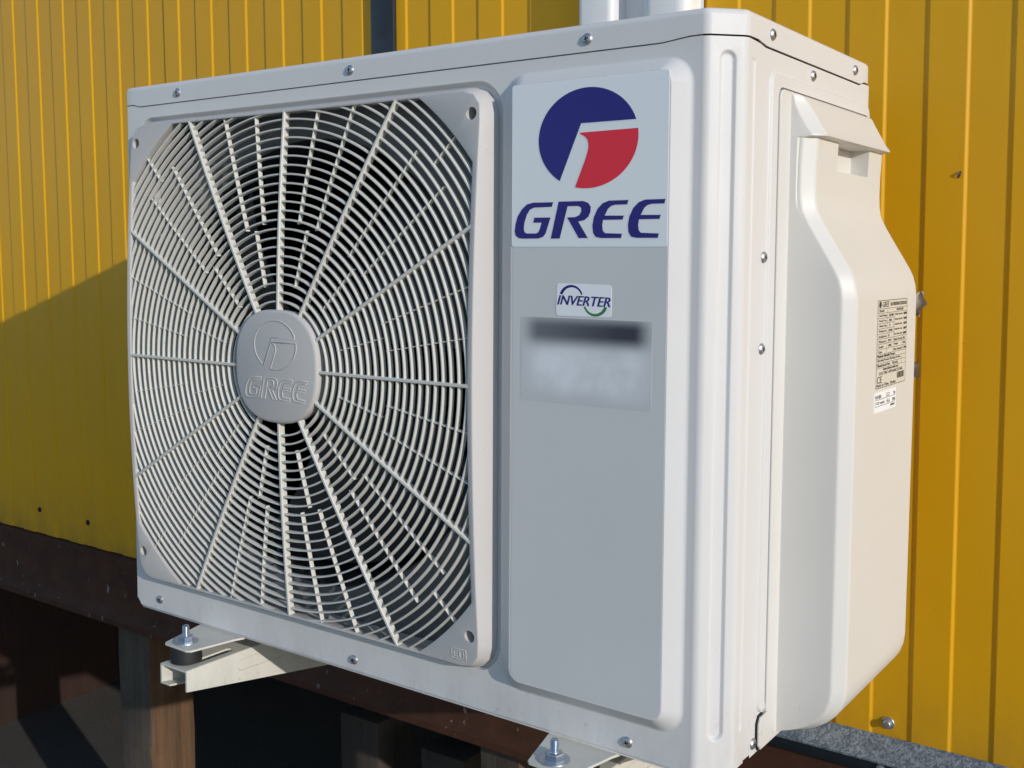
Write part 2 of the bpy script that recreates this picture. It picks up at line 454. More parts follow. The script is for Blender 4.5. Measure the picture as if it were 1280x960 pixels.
def leaf(c, s, rot, lab, mat, n=5):
    bm = bmesh.new(); rnd = random.Random(int(abs(c[0])*1e4)+int(abs(c[2])*1e4))
    q = Quaternion((0, 1, 0), rot)
    pts = []
    for i in range(n+1):
        t = i/n; wdt = s*.26*math.sin(math.pi*min(1, t*.93+.05))**.8+s*.02
        curl = .25*s*math.sin(t*3.0)
        row = []
        for jx in (-1, -.4, .3, 1):
            row.append(Vector(c)+q @ Vector((jx*wdt+rnd.uniform(-.1, .1)*s, -abs(jx)*.12*s-curl-.0005+rnd.uniform(-.02, .0)*s, (t-.5)*s+rnd.uniform(-.04, .04)*s)))
        pts.append(row)
    loft(bm, pts, closed=False)
    bmesh.ops.solidify(bm, geom=bm.faces[:], thickness=.0006)
    return tag(finish('dead_leaf', bm, mat, ang=60), lab, 'dead leaf', 'dead leaves caught on the wall')
t = leaf((.896, YW-.004, .412), .032, .15, 'grey crumpled dead leaf caught in a wall groove beside the rating plate', M['web'])
leaf((.891, YW-.004, .332), .030, -.2, 'grey crumpled dead leaf caught in the groove below the other', M['web'])
leaf((.9385, YW-.0015, .572), .009, .3, 'small brown leaf fragment stuck beside a bright rib, right of the handle', M['leaf'])
leaf((.834, YW-.0015, .617), .008, 1.3, 'tiny brown speck of leaf stuck on the wall beside the lid corner', M['leaf'])

# ---------------------------------------------------------------- the outdoor unit
W, D, H, C1 = .871, .3676, .70, .0268
BASE = Vector((.4355, .18, 0))
ac = empty('air_conditioner', 'white outdoor air conditioning unit with a big round fan grille', 'air conditioner', MM @ Matrix.Translation(BASE))
OFF = -BASE
def part(name, bm, mats, parent=None, **kw):
    return finish(name, bm, mats, parent or ac, loc=OFF if parent is None else None, **kw)

# ---- front panel: flat sheet with grille recess, raised field, chamfer and side strip
GX, GZ = .3185, .3475
rec_o = rrect(.0195, .6220, .0410, .6580, .034, 8)
rec_i = rrect(.0240, .6175, .0445, .6535, .030, 8)
emb_o = rrect(.6228, .8335, .0320, .6605, .026, 8)
emb_i = rrect(.6412, .8160, .0470, .6475, .013, 8)
def ztop(x):
    if x < .018: return .6751
    if x < .030: return .6751-(x-.018)/.012*.0030
    if x < .800: return .6721
    if x < .828: return .6721+(x-.8)/.028*.0030
    return .6751
bm = bmesh.new()
FX = .8400
outer = [(.0030, .009), (.0085, .003), (.0105, .0)]+[(FX, .0)]+[(FX, ztop(FX)), (.828, .6751), (.800, .6721), (.4, .6721), (.030, .6721), (.018, .6751), (.0030, .6751)]
sheet(bm, [outer, rec_o, emb_o], FRONT(0))
st = smooth_steps(6)
loft(bm, [[(u, .0062*s, v) for u, v in blend(rec_o, rec_i, t)] for t, s in st])
loft(bm, [[(u, -.0125*s, v) for u, v in blend(emb_o, emb_i, t)] for t, s in ((0, 0), (.07, .015), (.15, .06), (.24, .145), (.34, .27), (.95, .955), (1, 1))])
poly(bm, emb_i, FRONT(.0125))
# recess floor with the fan orifice
circ = lambda r, n=96: [(GX+r*math.cos(2*math.pi*i/n), GZ+r*math.sin(2*math.pi*i/n)) for i in range(n)]
rec_d = rrect(.0290, .6080, .0455, .6495, .026, 8)
sheet(bm, [rec_i, rec_d], FRONT(-.0062))
loft(bm, [[(u, yy, v) for u, v in rec_d] for yy in (.0062, .0300)])
# left rounded edge
def pv(pts): return pts
lp = [(.003-.003*math.sin(R(a)), .003-.003*math.cos(R(a))) for a in (0, 22.5, 45, 67.5, 90)]
loft(bm, [[(x_, y_, .009), (x_, y_, .6751)] for x_, y_ in lp], closed=False)
# top return under the lid
topz = [(.003, .6751), (.018, .6751), (.030, .6721), (.4, .6721), (.800, .6721), (.828, .6751), (FX, .6751)]
loft(bm, [[(x_, 0+dy, z_+dz) for x_, z_ in topz] for dy, dz in ((0, 0), (.0006, .0007), (.002, .001), (.006, .001))], closed=False)
# chamfer strip in plan
def arc(cx, cy, r, a0, a1, n=6): return [(cx+r*math.cos(R(a0+(a1-a0)*i/n)), cy+r*math.sin(R(a0+(a1-a0)*i/n))) for i in range(n+1)]
rr = .0105; tl = rr*math.tan(R(22.5)); cx0 = W-C1
A1 = arc(cx0-tl, rr, rr, -90, -45)
c0 = A1[-1]
A2 = arc(W-rr, C1+tl, rr, -45, 0)
c1 = A2[0]
loft(bm, [[(x_, y_, .0), (x_, y_, .6751)] for x_, y_ in [(FX, 0)]+A1], closed=False)
loft(bm, [[(x_, y_, .0), (x_, y_, .6751)] for x_, y_ in A2], closed=False)
cd = Vector((c1[0]-c0[0], c1[1]-c0[1], 0)); clen = cd.length; cd.normalize(); cn = Vector((cd.y, -cd.x, 0))
def CH(d): return lambda u, v: tuple(Vector((c0[0], c0[1], v))+cd*u+cn*d)
def groove(bm, fr, g0, g1, depth, n=5):
    lo = []
    for t, s in smooth_steps(n):
        lo.append([fr(-depth*s)(u, v) for u, v in blend(g0, g1, t)])
    loft(bm, lo); poly(bm, g1, fr(-depth))
um = clen/2+.001
g0 = stadium(um-.0085, um+.0085, .030, .664, 8); g1 = stadium(um-.0045, um+.0045, .034, .660, 8)
sheet(bm, [[(0, 0), (clen, 0), (clen, .6751), (0, .6751)], g0], CH(0))
groove(bm, CH, g0, g1, .0030)
SD = lambda d: SIDE(W+d)
h0 = stadium(.0368, .0458, .033, .660, 6); h1 = stadium(.0388, .0434, .036, .657, 6)
sheet(bm, [[(C1+tl, 0), (.0500, 0), (.0500, .6742), (C1+tl, .6751)], h0], SD(0))
groove(bm, SD, h0, h1, .0013, 4)
loft(bm, [[(W, .05, .0), (W, .05, .6742)], [(W-.0055, .0500, .0), (W-.0055, .0500, .6742)]], closed=False)
front = part('front_panel', bm, M['white'], wn=True, ang=24)
# thin sheet on the raised field, its shading put into the grey
bm = bmesh.new(); FI = rrect(.6440, .8150, .0490, .6455, .010, 5)
loft(bm, [[(u, -.01249, v) for u, v in FI], [(u, -.0127, v) for u, v in FI]]); poly(bm, FI, FRONT(.0127))
part('front_shade_sheet', bm, M['panelshade'])

# ---- side panel
bm = bmesh.new()
so_ = rrect(.0790, .3662, .0360, .6535, .012, 6); si_ = rrect(.0818, .3650, .0385, .6510, .010, 6)
so2 = rrect(.0949, .3640, .0365, .6408, .011, 6)
XS = W-.0006
outer = [(.0509, .0015), (.066, .0015), (.067, -.002), (D, -.002), (D, .6755), (.345, .6755), (.333, .6721), (.068, .6721), (.056, .6742), (.0509, .6742)]
sheet(bm, [outer, so_], SIDE(XS))
loft(bm, [[(XS+.0028*s, u, v) for u, v in blend(so_, si_, t)] for t, s in smooth_steps(5)])
sheet(bm, [si_, so2], SIDE(XS+.0028))
loft(bm, [[(XS+dx, u, v) for u, v in so2] for dx in (.0028, -.014)])
poly(bm, so2, SIDE(XS-.014))
side = part('side_panel', bm, M['white'], wn=True, ang=24)

# ---- service cover on the side
cov = bmesh.new()
def flange(pts, x0, x1, r=.0012):
    loft(cov, [[(x0, a, b) for a, b in pts], [(x1-r, a, b) for a, b in pts]])
fp = [(.0842, .001), (.0800, .006), (.0800, .0270), (.0842, .0335), (.0965, .0345)]+[(.0965, .6290)]+[(.0965+.010*(1-math.cos(R(a))), .629+.010*math.sin(R(a))) for a in (30, 60, 90)]+[(.362, .639), (.362, .001)]
XF = W+.0042
def shrink(P, d):
    c = (sum(p[0] for p in P)/len(P), sum(p[1] for p in P)/len(P))
    return [(p[0]+(d if p[0] < c[0] else -d), p[1]+(d if p[1] < c[1] else -d)) for p in P]
fpi = shrink(fp, .0013)
loft(cov, [[(W-.005, a, b) for a, b in fp], [(XF-.0013, a, b) for a, b in fp], [(XF-.0004, a, b) for a, b in shrink(fp, .0005)], [(XF, a, b) for a, b in fpi]])
YB0, YB1 = .1215, .3450
LV = [(.6370, .8765), (.6366, .8800), (.6352, .8830), (.6325, .8857), (.6270, .8888), (.6180, .8940), (.6080, .8995), (.6030, .9025), (.5995, .9052), (.5975, .9065), (.5962, .9062), (.5955, .9040),
      (.5948, .8980), (.5700, .8968), (.5480, .8965), (.5350, .8972), (.5250, .8990), (.5130, .9050), (.4980, .9140), (.4800, .9250), (.4680, .9322), (.4600, .9360), (.4500, .9387), (.4380, .9400),
      (.3, .9402), (.15, .9402), (.0600, .9400), (.0480, .9385), (.0380, .9350), (.0290, .9290), (.0210, .9210), (.0145, .9110), (.0100, .9000), (.0070, .8880), (.0060, .8755)]
def section(xf, z):
    h = xf-XF+.002; r = min(.0125, max(.0005, h*.75)); P = []
    ya = YB0+.0035*min(1, h/.04)
    P.append((XF-.002, YB0, z))
    P.append((XF-.002+h*.35, YB0+(ya-YB0)*.4, z))
    for a, b in ((-.14, 0), (0, .01), (.10, .05), (.20, .13), (.84, .77), (.93, .88), (.985, 1.0), (1, 1.14)):   # softened 45 degree edge
        P.append((xf-r+r*a, ya+r*b, z))
    P.append((xf, .2, z)); P.append((xf, .27, z))
    for i in range(7):
        P.append((xf-r+r*math.cos(R(90*i/6)), YB1-r+r*math.sin(R(90*i/6)), z))
    P.append((XF-.002, YB1, z))
    return P
loops = [section(xf, z) for z, xf in LV]
body = bmesh.new(); loft(body, loops, True, 0, True, True)
cover = finish('service_cover', body, M['cover'], None, ang=26)
pk = bmesh.new(); box(pk, .872+.006, .93, .1925, .2900, .5665, .5949, .0)
pkc = finish('cut', pk, M['cover'])
boolean_cut(cover, [pkc])
bm2 = bmesh.new(); bm2.from_mesh(cover.data)
fm = bpy.data.meshes.new('f'); 
poly(cov, fpi, SIDE(XF))
bmesh.ops.remove_doubles(cov, verts=cov.verts, dist=1e-5); bmesh.ops.recalc_face_normals(cov, faces=cov.faces)
for f in cov.faces: f.smooth = False
cov.to_mesh(fm); bm2.from_mesh(fm); cov.free(); bpy.data.meshes.remove(fm)
bm2.to_mesh(cover.data); bm2.free()
cover.parent = ac; cover.location = OFF
md = cover.modifiers.new('weighted', 'WEIGHTED_NORMAL'); md.keep_sharp = True; md.weight = 60
for p in cover.data.polygons: p.material_index = 0
if not cover.data.materials: cover.data.materials.append(M['cover'])

bm = bmesh.new(); gap_p = [(.0838, -.0005), (.0793, .0055), (.0793, .0275), (.0838, .0342), (.0925, .0352), (.0925, -.0015)]
loft(bm, [[(W-.0012, a, b) for a, b in gap_p], [(W+.0018, a, b) for a, b in gap_p]], True, 0, True, True)
part('gap_shade_strip', bm, M['dark'])  # black strip painting in the shadowed gap beside the cover tab
# ---- lid
def outline(off, zf=None):
    """plan outline of the unit, CCW from the front left; gives (x, y, zflag)"""
    P = []
    xs = [.004, .018, .030, .25, .5, .800, .828]
    P += [(-off*.7+.0015, .0015-off*.7)] + [(x_, -off) for x_ in xs]
    for x_, y_ in A1:
        n = Vector((x_-(cx0-tl), y_-rr)).normalized(); P.append((x_+n.x*off, y_+n.y*off))
    for x_, y_ in A2:
        n = Vector((x_-(W-rr), y_-(C1+tl))).normalized(); P.append((x_+n.x*off, y_+n.y*off))
    P += [(W+off, y_) for y_ in (.048, .058, .068, .2, .333, .345, .358)]
    P += [(W+off-.004, D+off), (.5, D+off), (.004, D+off), (-off, D+off-.004), (-off, .2), (-off, .006)]
    return P
def lid_bot(x_, y_):
    if y_ < .004 and x_ < .835:
        if x_ < .018: return .6765
        if x_ < .030: return .6765-(x_-.018)/.012*.003
        if x_ < .800: return .6735
        return min(.6765, .6735+(x_-.8)/.028*.003)
    if x_ > .86 and y_ > .05:
        if y_ < .068: return max(.6735, .6765-(y_-.048)/.02*.003)
        if y_ < .333: return .6735
        if y_ <= .346: return min(.6770, .6735+(y_-.333)/.012*.0035)
        return .6770
    if x_ < .0 or y_ > .36: return .6765
    return .6765
bm = bmesh.new()
zb = [lid_bot(x_, y_) for x_, y_ in outline(0)]
O = outline(.0012)
L = [[(x_, y_, z_) for (x_, y_), z_ in zip(outline(-.0015), zb)], [(x_, y_, z_) for (x_, y_), z_ in zip(O, zb)]]
for dd, hz in ((0, .6935), (.0004, .6955), (.0014, .6976), (.0030, .6992), (.0050, .70)):
    L.append([(x_, y_, hz) for x_, y_ in outline(.0012-dd)])
loft(bm, L, True, 0, False, True)
part('top_lid', bm, M['white'], wn=True, ang=30)

# ---- base, back, left side, inside
bm = bmesh.new(); box(bm, .010, .835, .002, D-.002, -.004, .012, .001)
part('base_pan', bm, M['white'])
bm = bmesh.new(); box(bm, .0006, .0030, .0036, .08, .010, .674); box(bm, .0006, .0030, .33, D-.001, .010, .674)
for i in range(15):
    z0 = .05+.042*i; box(bm, .0006, .0030, .0805, .3295, z0, z0+.006)
o = part('left_guard', bm, M['white']); o['kind'] = 'stuff'
bm = bmesh.new(); box(bm, .03, .62, .30, .345, .012, .672); box(bm, .008, .03, .05, .345, .012, .672)
part('condenser_coil', bm, M['fins'])
bm = bmesh.new(); box(bm, .035, W-.012, D-.012, D-.002, .012, .672)
part('rear_panel', bm, M['white'])
bm = bmesh.new(); box(bm, .632, .636, .02, .34, .013, .671)
part('inner_partition', bm, M['dark'])
bm = bmesh.new(); box(bm, .28, .36, .235, .285, .013, .668, .004)
part('motor_bracket', bm, M['fins'])

bm = bmesh.new()
loft(bm, [[(u, yy, v) for u, v in circ(rr)] for rr, yy in ((.2698, .0338), (.268, .038), (.266, .05), (.264, .125))])
part('fan_shroud', bm, M['fan'])
bm = bmesh.new(); sheet(bm, [[(u, v) for u, v in rec_d], circ(.277)], FRONT(-.0299))
loft(bm, [[(u, yy, v) for u, v in circ(rr)] for rr, yy in ((.277, .0299), (.273, .0312), (.270, .034))])
part('orifice_plate', bm, M['slate'])  # white floor behind the grille, the slate colour is its shade
# ---- fan
fan = finish('fan', (lambda b: (lathe(b, [(.0005, .045), (.03, .046), (.055, .052), (.062, .065), (.062, .16)], 28, lambda a, c_, h: (GX+a, h, GZ+c_)), b)[1])(bmesh.new()), M['fan'], ac, loc=OFF)
for kb in range(3):
    bm = bmesh.new(); rows = []
    for i in range(9):
        r = .058+(.252-.058)*i/8
        row = []
        for j in range(9):
            s = j/8; sweep = .45*(i/8)**1.5
            a = R(18+120*kb)+s*R(78-8*i/8)-sweep*.6
            yy = .055+.085*s-.02*math.sin(s*math.pi)
            row.append((GX+r*math.cos(a), yy, GZ+r*math.sin(a)))
        rows.append(row)
    loft(bm, rows, closed=False); bmesh.ops.solidify(bm, geom=bm.faces[:], thickness=.003)
    finish('fan_blade', bm, M['fan'], fan, ang=40)

# ---- fan grille
def yg(z): return -.0140-.0145*max(0., 1-((z-GZ)/.302)**2)
def polar_rr(hx, hz, r):
    def f(t):
        c, s = math.cos(t), math.sin(t); ac_, as_ = abs(c), abs(s)
        d = min(hx/ac_ if ac_ > 1e-9 else 9, hz/as_ if as_ > 1e-9 else 9)
        x_, z_ = d*ac_, d*as_; cx_, cz_ = hx-r, hz-r
        if x_ > cx_ and z_ > cz_:
            bq = ac_*cx_+as_*cz_; d = bq+math.sqrt(max(0, bq*bq-(cx_*cx_+cz_*cz_-r*r)))
        return d
    return f
HX, HZ, RC = .2800, .2965, .3600
r_in = lambda t: min(RC, HX/max(1e-9, abs(math.cos(t))), HZ/max(1e-9, abs(math.sin(t))))
ANG = sorted(set([2*math.pi*i/200 for i in range(200)] + [q+s for q in (0, math.pi) for s in (0,)] +
    [a for b in (math.atan2(math.sqrt(RC**2-HX**2), HX), math.atan2(HZ, math.sqrt(RC**2-HZ**2))) for a in (b, math.pi-b, math.pi+b, 2*math.pi-b)]))
def gl(rf, dr, dy, flat=None):
    out = []
    for t in ANG:
        r = rf(t)+dr; x_, z_ = GX+r*math.cos(t), GZ+r*math.sin(t)
        out.append((x_, (yg(z_)+dy) if flat is None else flat, z_))
    return out
ro = [polar_rr(.2945, .3040, .030), polar_rr(.2940, .3036, .0296), polar_rr(.2876, .2996, .0235), polar_rr(.2869, .2991, .023), polar_rr(.2860, .2986, .0225)]
bm = bmesh.new()
L = [gl(ro[0], 0, 0, .0055), gl(ro[0], 0, 0, -.0012), gl(ro[1], 0, 0, -.0026), gl(ro[2], 0, .0016), gl(ro[3], 0, .0005), gl(ro[4], 0, 0),
     gl(r_in, .0012, 0), gl(r_in, .0002, .0004), gl(r_in, 0, .0014), gl(r_in, 0, .0125), gl(r_in, .002, 0, .0055)]
L.append(L[0]); loft(bm, L)
grille = finish('fan_grille', bm, M['framegrille'], ac, ang=30, loc=OFF)
HO = [(.042, .0835), (.042, .623), (.594, .0835), (.594, .623)]
cuts = []
for hx_, hz_ in HO:
    b = bmesh.new(); lathe(b, [(.0066, -.05), (.0066, .0042)], 20, lambda a, c_, h: (hx_+a, h, hz_+c_), 0, True, True)
    cuts.append(finish('cut', b, M['framegrille'], None, loc=OFF))
grille.parent = None; grille.location = (0, 0, 0)
for c_ in cuts: c_.location = (0, 0, 0)
boolean_cut(grille, cuts)
grille.parent = ac; grille.location = OFF
# rings
n_ring = 28
def ring_runs(r, margin=.0015):
    if r < HX-.001: return None
    N = 720; ok = [r < r_in(2*math.pi*i/N)+margin for i in range(N)]
    if not any(ok): return []
    runs = []; start = next(i for i in range(N) if not ok[i]); cur = []
    for j in range(N+1):
        i = (start+j) % N
        if ok[i]: cur.append(start+j)
        elif cur:
            if len(cur) > 6: runs.append(cur)
            cur = []
    return [[2*math.pi*i/N for i in c_] for c_ in runs]
def ring_mesh(bm, r, angs, closed):
    loops = []
    hw = .00120; dp = .0066
    for t in angs:
        c_, s_ = math.cos(t), math.sin(t); y0 = yg(GZ+r*s_)+.0012
        sec = [(-hw*.75, dp), (-hw, .0012), (-hw*.6, .0002), (hw*.6, .0002), (hw, .0012), (hw*.75, dp)]
        loops.append([(GX+(r+a)*c_, y0+b, GZ+(r+a)*s_) for a, b in sec])
    if closed: loops.append(loops[0])
    loft(bm, loops, True, 0, not closed, not closed)
PITCHR = .0105; R0 = .0680
for i in range(1, n_ring+1):
    r = R0+PITCHR*i
    if r > RC-.002: break
    runs = ring_runs(r)
    if runs is None:
        bm = bmesh.new(); n = 144 if r < .2 else 200
        ring_mesh(bm, r, [2*math.pi*j/n for j in range(n)], True)
        finish('grille_ring', bm, M['grille'], grille, ang=50)
    else:
        for c_ in runs:
            bm = bmesh.new(); a = c_[::3] + ([c_[-1]] if (len(c_)-1) % 3 else [])
            ring_mesh(bm, r, a, False); finish('grille_ring', bm, M['grille'], grille, ang=50)
# radial bars
def bar(bm, ang, ra, rb, hw, dp, rec):
    t = R(ang); c_, s_ = math.cos(t), math.sin(t); loops = []
    for i in range(9):
        r = ra+(rb-ra)*i/8; x_, z_ = GX+r*c_, GZ+r*s_; y0 = yg(z_)+rec
        sec = [(-hw*.8, dp), (-hw, .0010), (-hw*.6, 0), (hw*.6, 0), (hw, .0010), (hw*.8, dp)]
        loops.append([(x_-s_*a, y0+b, z_+c_*a) for a, b in sec])
    loft(bm, loops, True, 0, True, True)
for i in range(12):
    bm = bmesh.new(); bar(bm, 30*i, .055, r_in(R(30*i))+.001, .0019, .0085, -.0002)
    finish('radial_spoke', bm, M['grille'], grille, ang=40)
    a = 30*i
    for (da, ra, rb) in ((15, R0+PITCHR*3-.002, R0+PITCHR*9+.003), (10, R0+PITCHR*10-.003, .316), (20, R0+PITCHR*10-.003, .316), (15, R0+PITCHR*24-.002, .36)):
        rb = min(rb, r_in(R(a+da))+.001)
        if rb-ra < .012: continue
        bm = bmesh.new(); bar(bm, a+da, ra, rb, .00075, .0056, .0024)
        finish('grille_rib', bm, M['grille'], grille, ang=40)
# hub badge
def superell(a, b, e, n=64, cx_=GX-.001, cz_=GZ+.0025):
    return [(cx_+math.copysign(abs(math.cos(2*math.pi*i/n))**(2/e), math.cos(2*math.pi*i/n))*a, cz_+math.copysign(abs(math.sin(2*math.pi*i/n))**(2/e), math.sin(2*math.pi*i/n))*b) for i in range(n)]
YH = yg(GZ)-.0030
bm = bmesh.new()
loft(bm, [[(u, y_, v) for u, v in superell(a, b, 2.5)] for a, b, y_ in ((.0680, .0655, YH+.016), (.0690, .0665, YH+.0035), (.0685, .0660, YH+.0018), (.0672, .0648, YH+.0006), (.0652, .0628, YH))], True, 0, False, True)
finish('hub_badge', bm, M['framegrille'], grille, ang=30)

# emblem outlines and letters (plane coordinates of the printed label)
G_ = [(0.69171, 0.53183), (0.66809, 0.532), (0.66067, 0.53035), (0.65447, 0.5254), (0.64949, 0.51834), (0.64702, 0.51019), (0.64631, 0.50404), (0.6476, 0.49992), (0.6509, 0.49765), (0.65593, 0.49701), (0.67454, 0.49712), (0.68016, 0.49871), (0.68305, 0.50171), (0.68495, 0.50672), (0.68872, 0.5173), (0.66969, 0.51741), (0.6685, 0.51257), (0.67832, 0.51244), (0.67618, 0.5058), (0.67449, 0.50319), (0.67204, 0.502), (0.66089, 0.50208), (0.65838, 0.50332), (0.65736, 0.50599), (0.65782, 0.5121), (0.66075, 0.52019), (0.66443, 0.5252), (0.66936, 0.52712), (0.69007, 0.52748)]
R_ = [(0.69794, 0.53228), (0.72544, 0.53219), (0.731, 0.5305), (0.73403, 0.52672), (0.73386, 0.52224), (0.73162, 0.5174), (0.72751, 0.51433), (0.72033, 0.51286), (0.73119, 0.49724), (0.72098, 0.49729), (0.70784, 0.517), (0.71701, 0.51725), (0.72142, 0.51894), (0.7237, 0.52263), (0.72343, 0.52597), (0.72039, 0.52761), (0.70819, 0.52768), (0.6995, 0.497), (0.68916, 0.49685)]
E1 = [(0.77451, 0.53193), (0.75391, 0.53187), (0.74719, 0.52972), (0.7416, 0.52462), (0.73759, 0.51691), (0.73609, 0.50913), (0.73687, 0.50229), (0.73966, 0.49837), (0.74537, 0.49717), (0.76711, 0.49706), (0.76816, 0.50108), (0.74983, 0.5018), (0.74754, 0.50415), (0.7468, 0.50901), (0.74763, 0.51404), (0.76863, 0.51411), (0.76989, 0.51772), (0.74938, 0.51807), (0.7529, 0.52438), (0.75622, 0.52682), (0.76067, 0.52787), (0.77325, 0.52796)]
E2 = [(u+.0382, v) for u, v in E1]
EC, ER = (.7292, .5910), (.0549, .0470)
def ell(a): return (EC[0]+ER[0]*math.cos(R(a)), EC[1]+ER[1]*math.sin(R(a)))
def ang_of(p): return math.degrees(math.atan2((p[1]-EC[1])/ER[1], (p[0]-EC[0])/ER[0]))
aB0, aB1 = ang_of((.78162, .60505)), ang_of((.69846, .55112)) % 360
EB = [ell(aB0+(aB1-aB0)*i/40) for i in range(41)]+[(.72248, .6050)]
rc = [(0.72166, 0.59631), (0.72191, 0.59494), (.7248, .5936), (0.72701, 0.5921), (0.72910, .5901), (0.73010, 0.58800), (0.73070, 0.58450), (.73060, .5815), (0.72990, 0.57834), (0.72728, 0.57075), (0.71622, 0.545)]
aR0, aR1 = ang_of((.71622, .545)) % 360, (ang_of((.78326, .59689)) % 360)+360
ER_ = rc[:-1]+[ell(aR0+(aR1-aR0)*i/22) for i in range(23)]

def inset_poly(P, d):
    n = len(P); A = sum(P[i][0]*P[(i+1) % n][1]-P[(i+1) % n][0]*P[i][1] for i in range(n)); s = 1 if A > 0 else -1
    out = []
    for i in range(n):
        a, b, c_ = Vector(P[i-1]), Vector(P[i]), Vector(P[(i+1) % n])
        n1 = Vector(((b-a).y, -(b-a).x)).normalized()*s; n2 = Vector(((c_-b).y, -(c_-b).x)).normalized()*s
        m = (n1+n2); m = m.normalized() if m.length > 1e-6 else n1
        out.append(tuple(b+m*d/max(.5, m.dot(n1))))
    return out
def flat_print(name, polys, mat, parent, to3, t3b=None):
    bm = bmesh.new()
    for P in polys: poly(bm, P, to3)
    return finish(name, bm, mat, parent, merge=0)
LB = rrect(.6425, .8146, .4890, .6467, .003, 4)
bm = bmesh.new(); loft(bm, [[(u, -.01268, v) for u, v in LB], [(u, -.0131, v) for u, v in LB]]); poly(bm, LB, FRONT(.0131))
label = part('brand_label', bm, M['label'])
for nm, P, mt in (('emblem_arc', EB, 'blue'), ('emblem_flag', ER_, 'red'), ('letter', G_, 'blue'), ('letter', R_, 'blue'), ('letter', E1, 'blue'), ('letter', E2, 'blue')):
    flat_print('print_edge', [inset_poly(P, .0009)], M['halo'], label, FRONT(.01322))
    flat_print(nm, [P], M[mt], label, FRONT(.01332))
# raised outlines on the hub
bm = bmesh.new()
def hubmap(P, src, dst):
    return [(dst[0]+(p[0]-src[0])/(src[1]-src[0])*(dst[1]-dst[0]), YH-.0001, dst[2]+(p[1]-src[2])/(src[3]-src[2])*(dst[3]-dst[2])) for p in P]
for P in (EB, ER_):
    tube(bm, hubmap(P, (.6742, .7842, .544, .638), (.2835, .3540, .3465, .4040)), .00075, 5, True)
finish('raised_emblem', bm, M['framegrille'], grille, ang=60)
for P in (G_, R_, E1, E2):
    bm = bmesh.new(); tube(bm, hubmap(P, (.6463, .8124, .4970, .5323), (.2672, .3715, .3115, .3365)), .00075, 5, True)
    finish('raised_letter', bm, M['framegrille'], grille, ang=60)
# moulded EU mark in the grille corner
bm = bmesh.new(); ye = lambda v: yg(v)-.0001
tube(bm, [(u, ye(v), v) for u, v in rrect(.5690, .5880, .0555, .0665, .001, 2)], .0005, 5, True)
finish('raised_frame', bm, M['framegrille'], grille, ang=60)
bm = bmesh.new()
for st_ in ([(.5772, .0640), (.5722, .0640), (.5722, .0580), (.5772, .0580)], [(.5722, .0610), (.5765, .0610)], [(.5798, .0640), (.5798, .0590), (.5806, .0580), (.5840, .0580), (.5848, .0590), (.5848, .0640)]):
    tube(bm, [(u, ye(v), v) for u, v in st_], .0006, 5)
finish('raised_mark', bm, M['framegrille'], grille, ang=60)

# ---- INVERTER sticker
IC = [(.69632, .4540), (.75773, .45315), (.75761, .4229), (.69587, .42270)]
bm = bmesh.new()
ux = (Vector(IC[1])-Vector(IC[0])); P = []
for i, p in enumerate(IC):                       # rounded corners
    a = Vector(IC[i-1]); b = Vector(p); c_ = Vector(IC[(i+1) % 4]); d1 = (a-b).normalized()*.0036; d2 = (c_-b).normalized()*.0036
    P += [tuple(b+d1), tuple(b+d1*.25+d2*.25), tuple(b+d2)]
loft(bm, [[(u, -.01268, v) for u, v in P], [(u, -.0130, v) for u, v in P]]); poly(bm, P, FRONT(.0130))
inv = part('function_sticker', bm, M['paper'])
def crescent(cx_, cz_, ro_, ri_, sh, a0, a1, n=18):
    o_ = [(cx_+ro_*math.cos(R(a0+(a1-a0)*i/n)), cz_+ro_*.95*math.sin(R(a0+(a1-a0)*i/n))) for i in range(n+1)]
    i_ = [(cx_+sh+ri_*math.cos(R(a1+(a0-a1)*i/n)), cz_+ri_*.95*math.sin(R(a1+(a0-a1)*i/n))) for i in range(n+1)]
    return o_+i_
flat_print('arc', [crescent(.7130, .4398, .0136, .0112, .0008, 19, 161)], M['blue'], inv, FRONT(.01312))
flat_print('arc', [crescent(.7403, .4362, .0136, .0110, -.0008, 199, 341)], M['green'], inv, FRONT(.01312))
bm = bmesh.new()
sk = (.4325-.43339)/(.75532-.69711)
put_text(bm, text2d('INVERTER', 1, .28), lambda u, v: (u, -.01324, v+sk*(u-.697)), fit=(.6973, .7562, .4336, .4427))
vs_ = [v.co.copy() for v in bm.verts]
put_text(bm, text2d('INVERTER', 1, .28), lambda u, v: (u, -.01330, v+sk*(u-.697)), fit=(.6979, .7568, .4335, .4426))
finish('lettering', bm, M['blue'], inv, merge=0)
# printed sticker with dark title band
bm = bmesh.new(); SP = [(.6540, .3375), (.8010, .3375), (.8010, .4205), (.6540, .4205)]
loft(bm, [[(u, -.01268, v) for u, v in SP], [(u, -.01285, v) for u, v in SP]]); poly(bm, SP, FRONT(.01285))
part('printed_sticker', bm, M['sticker'])

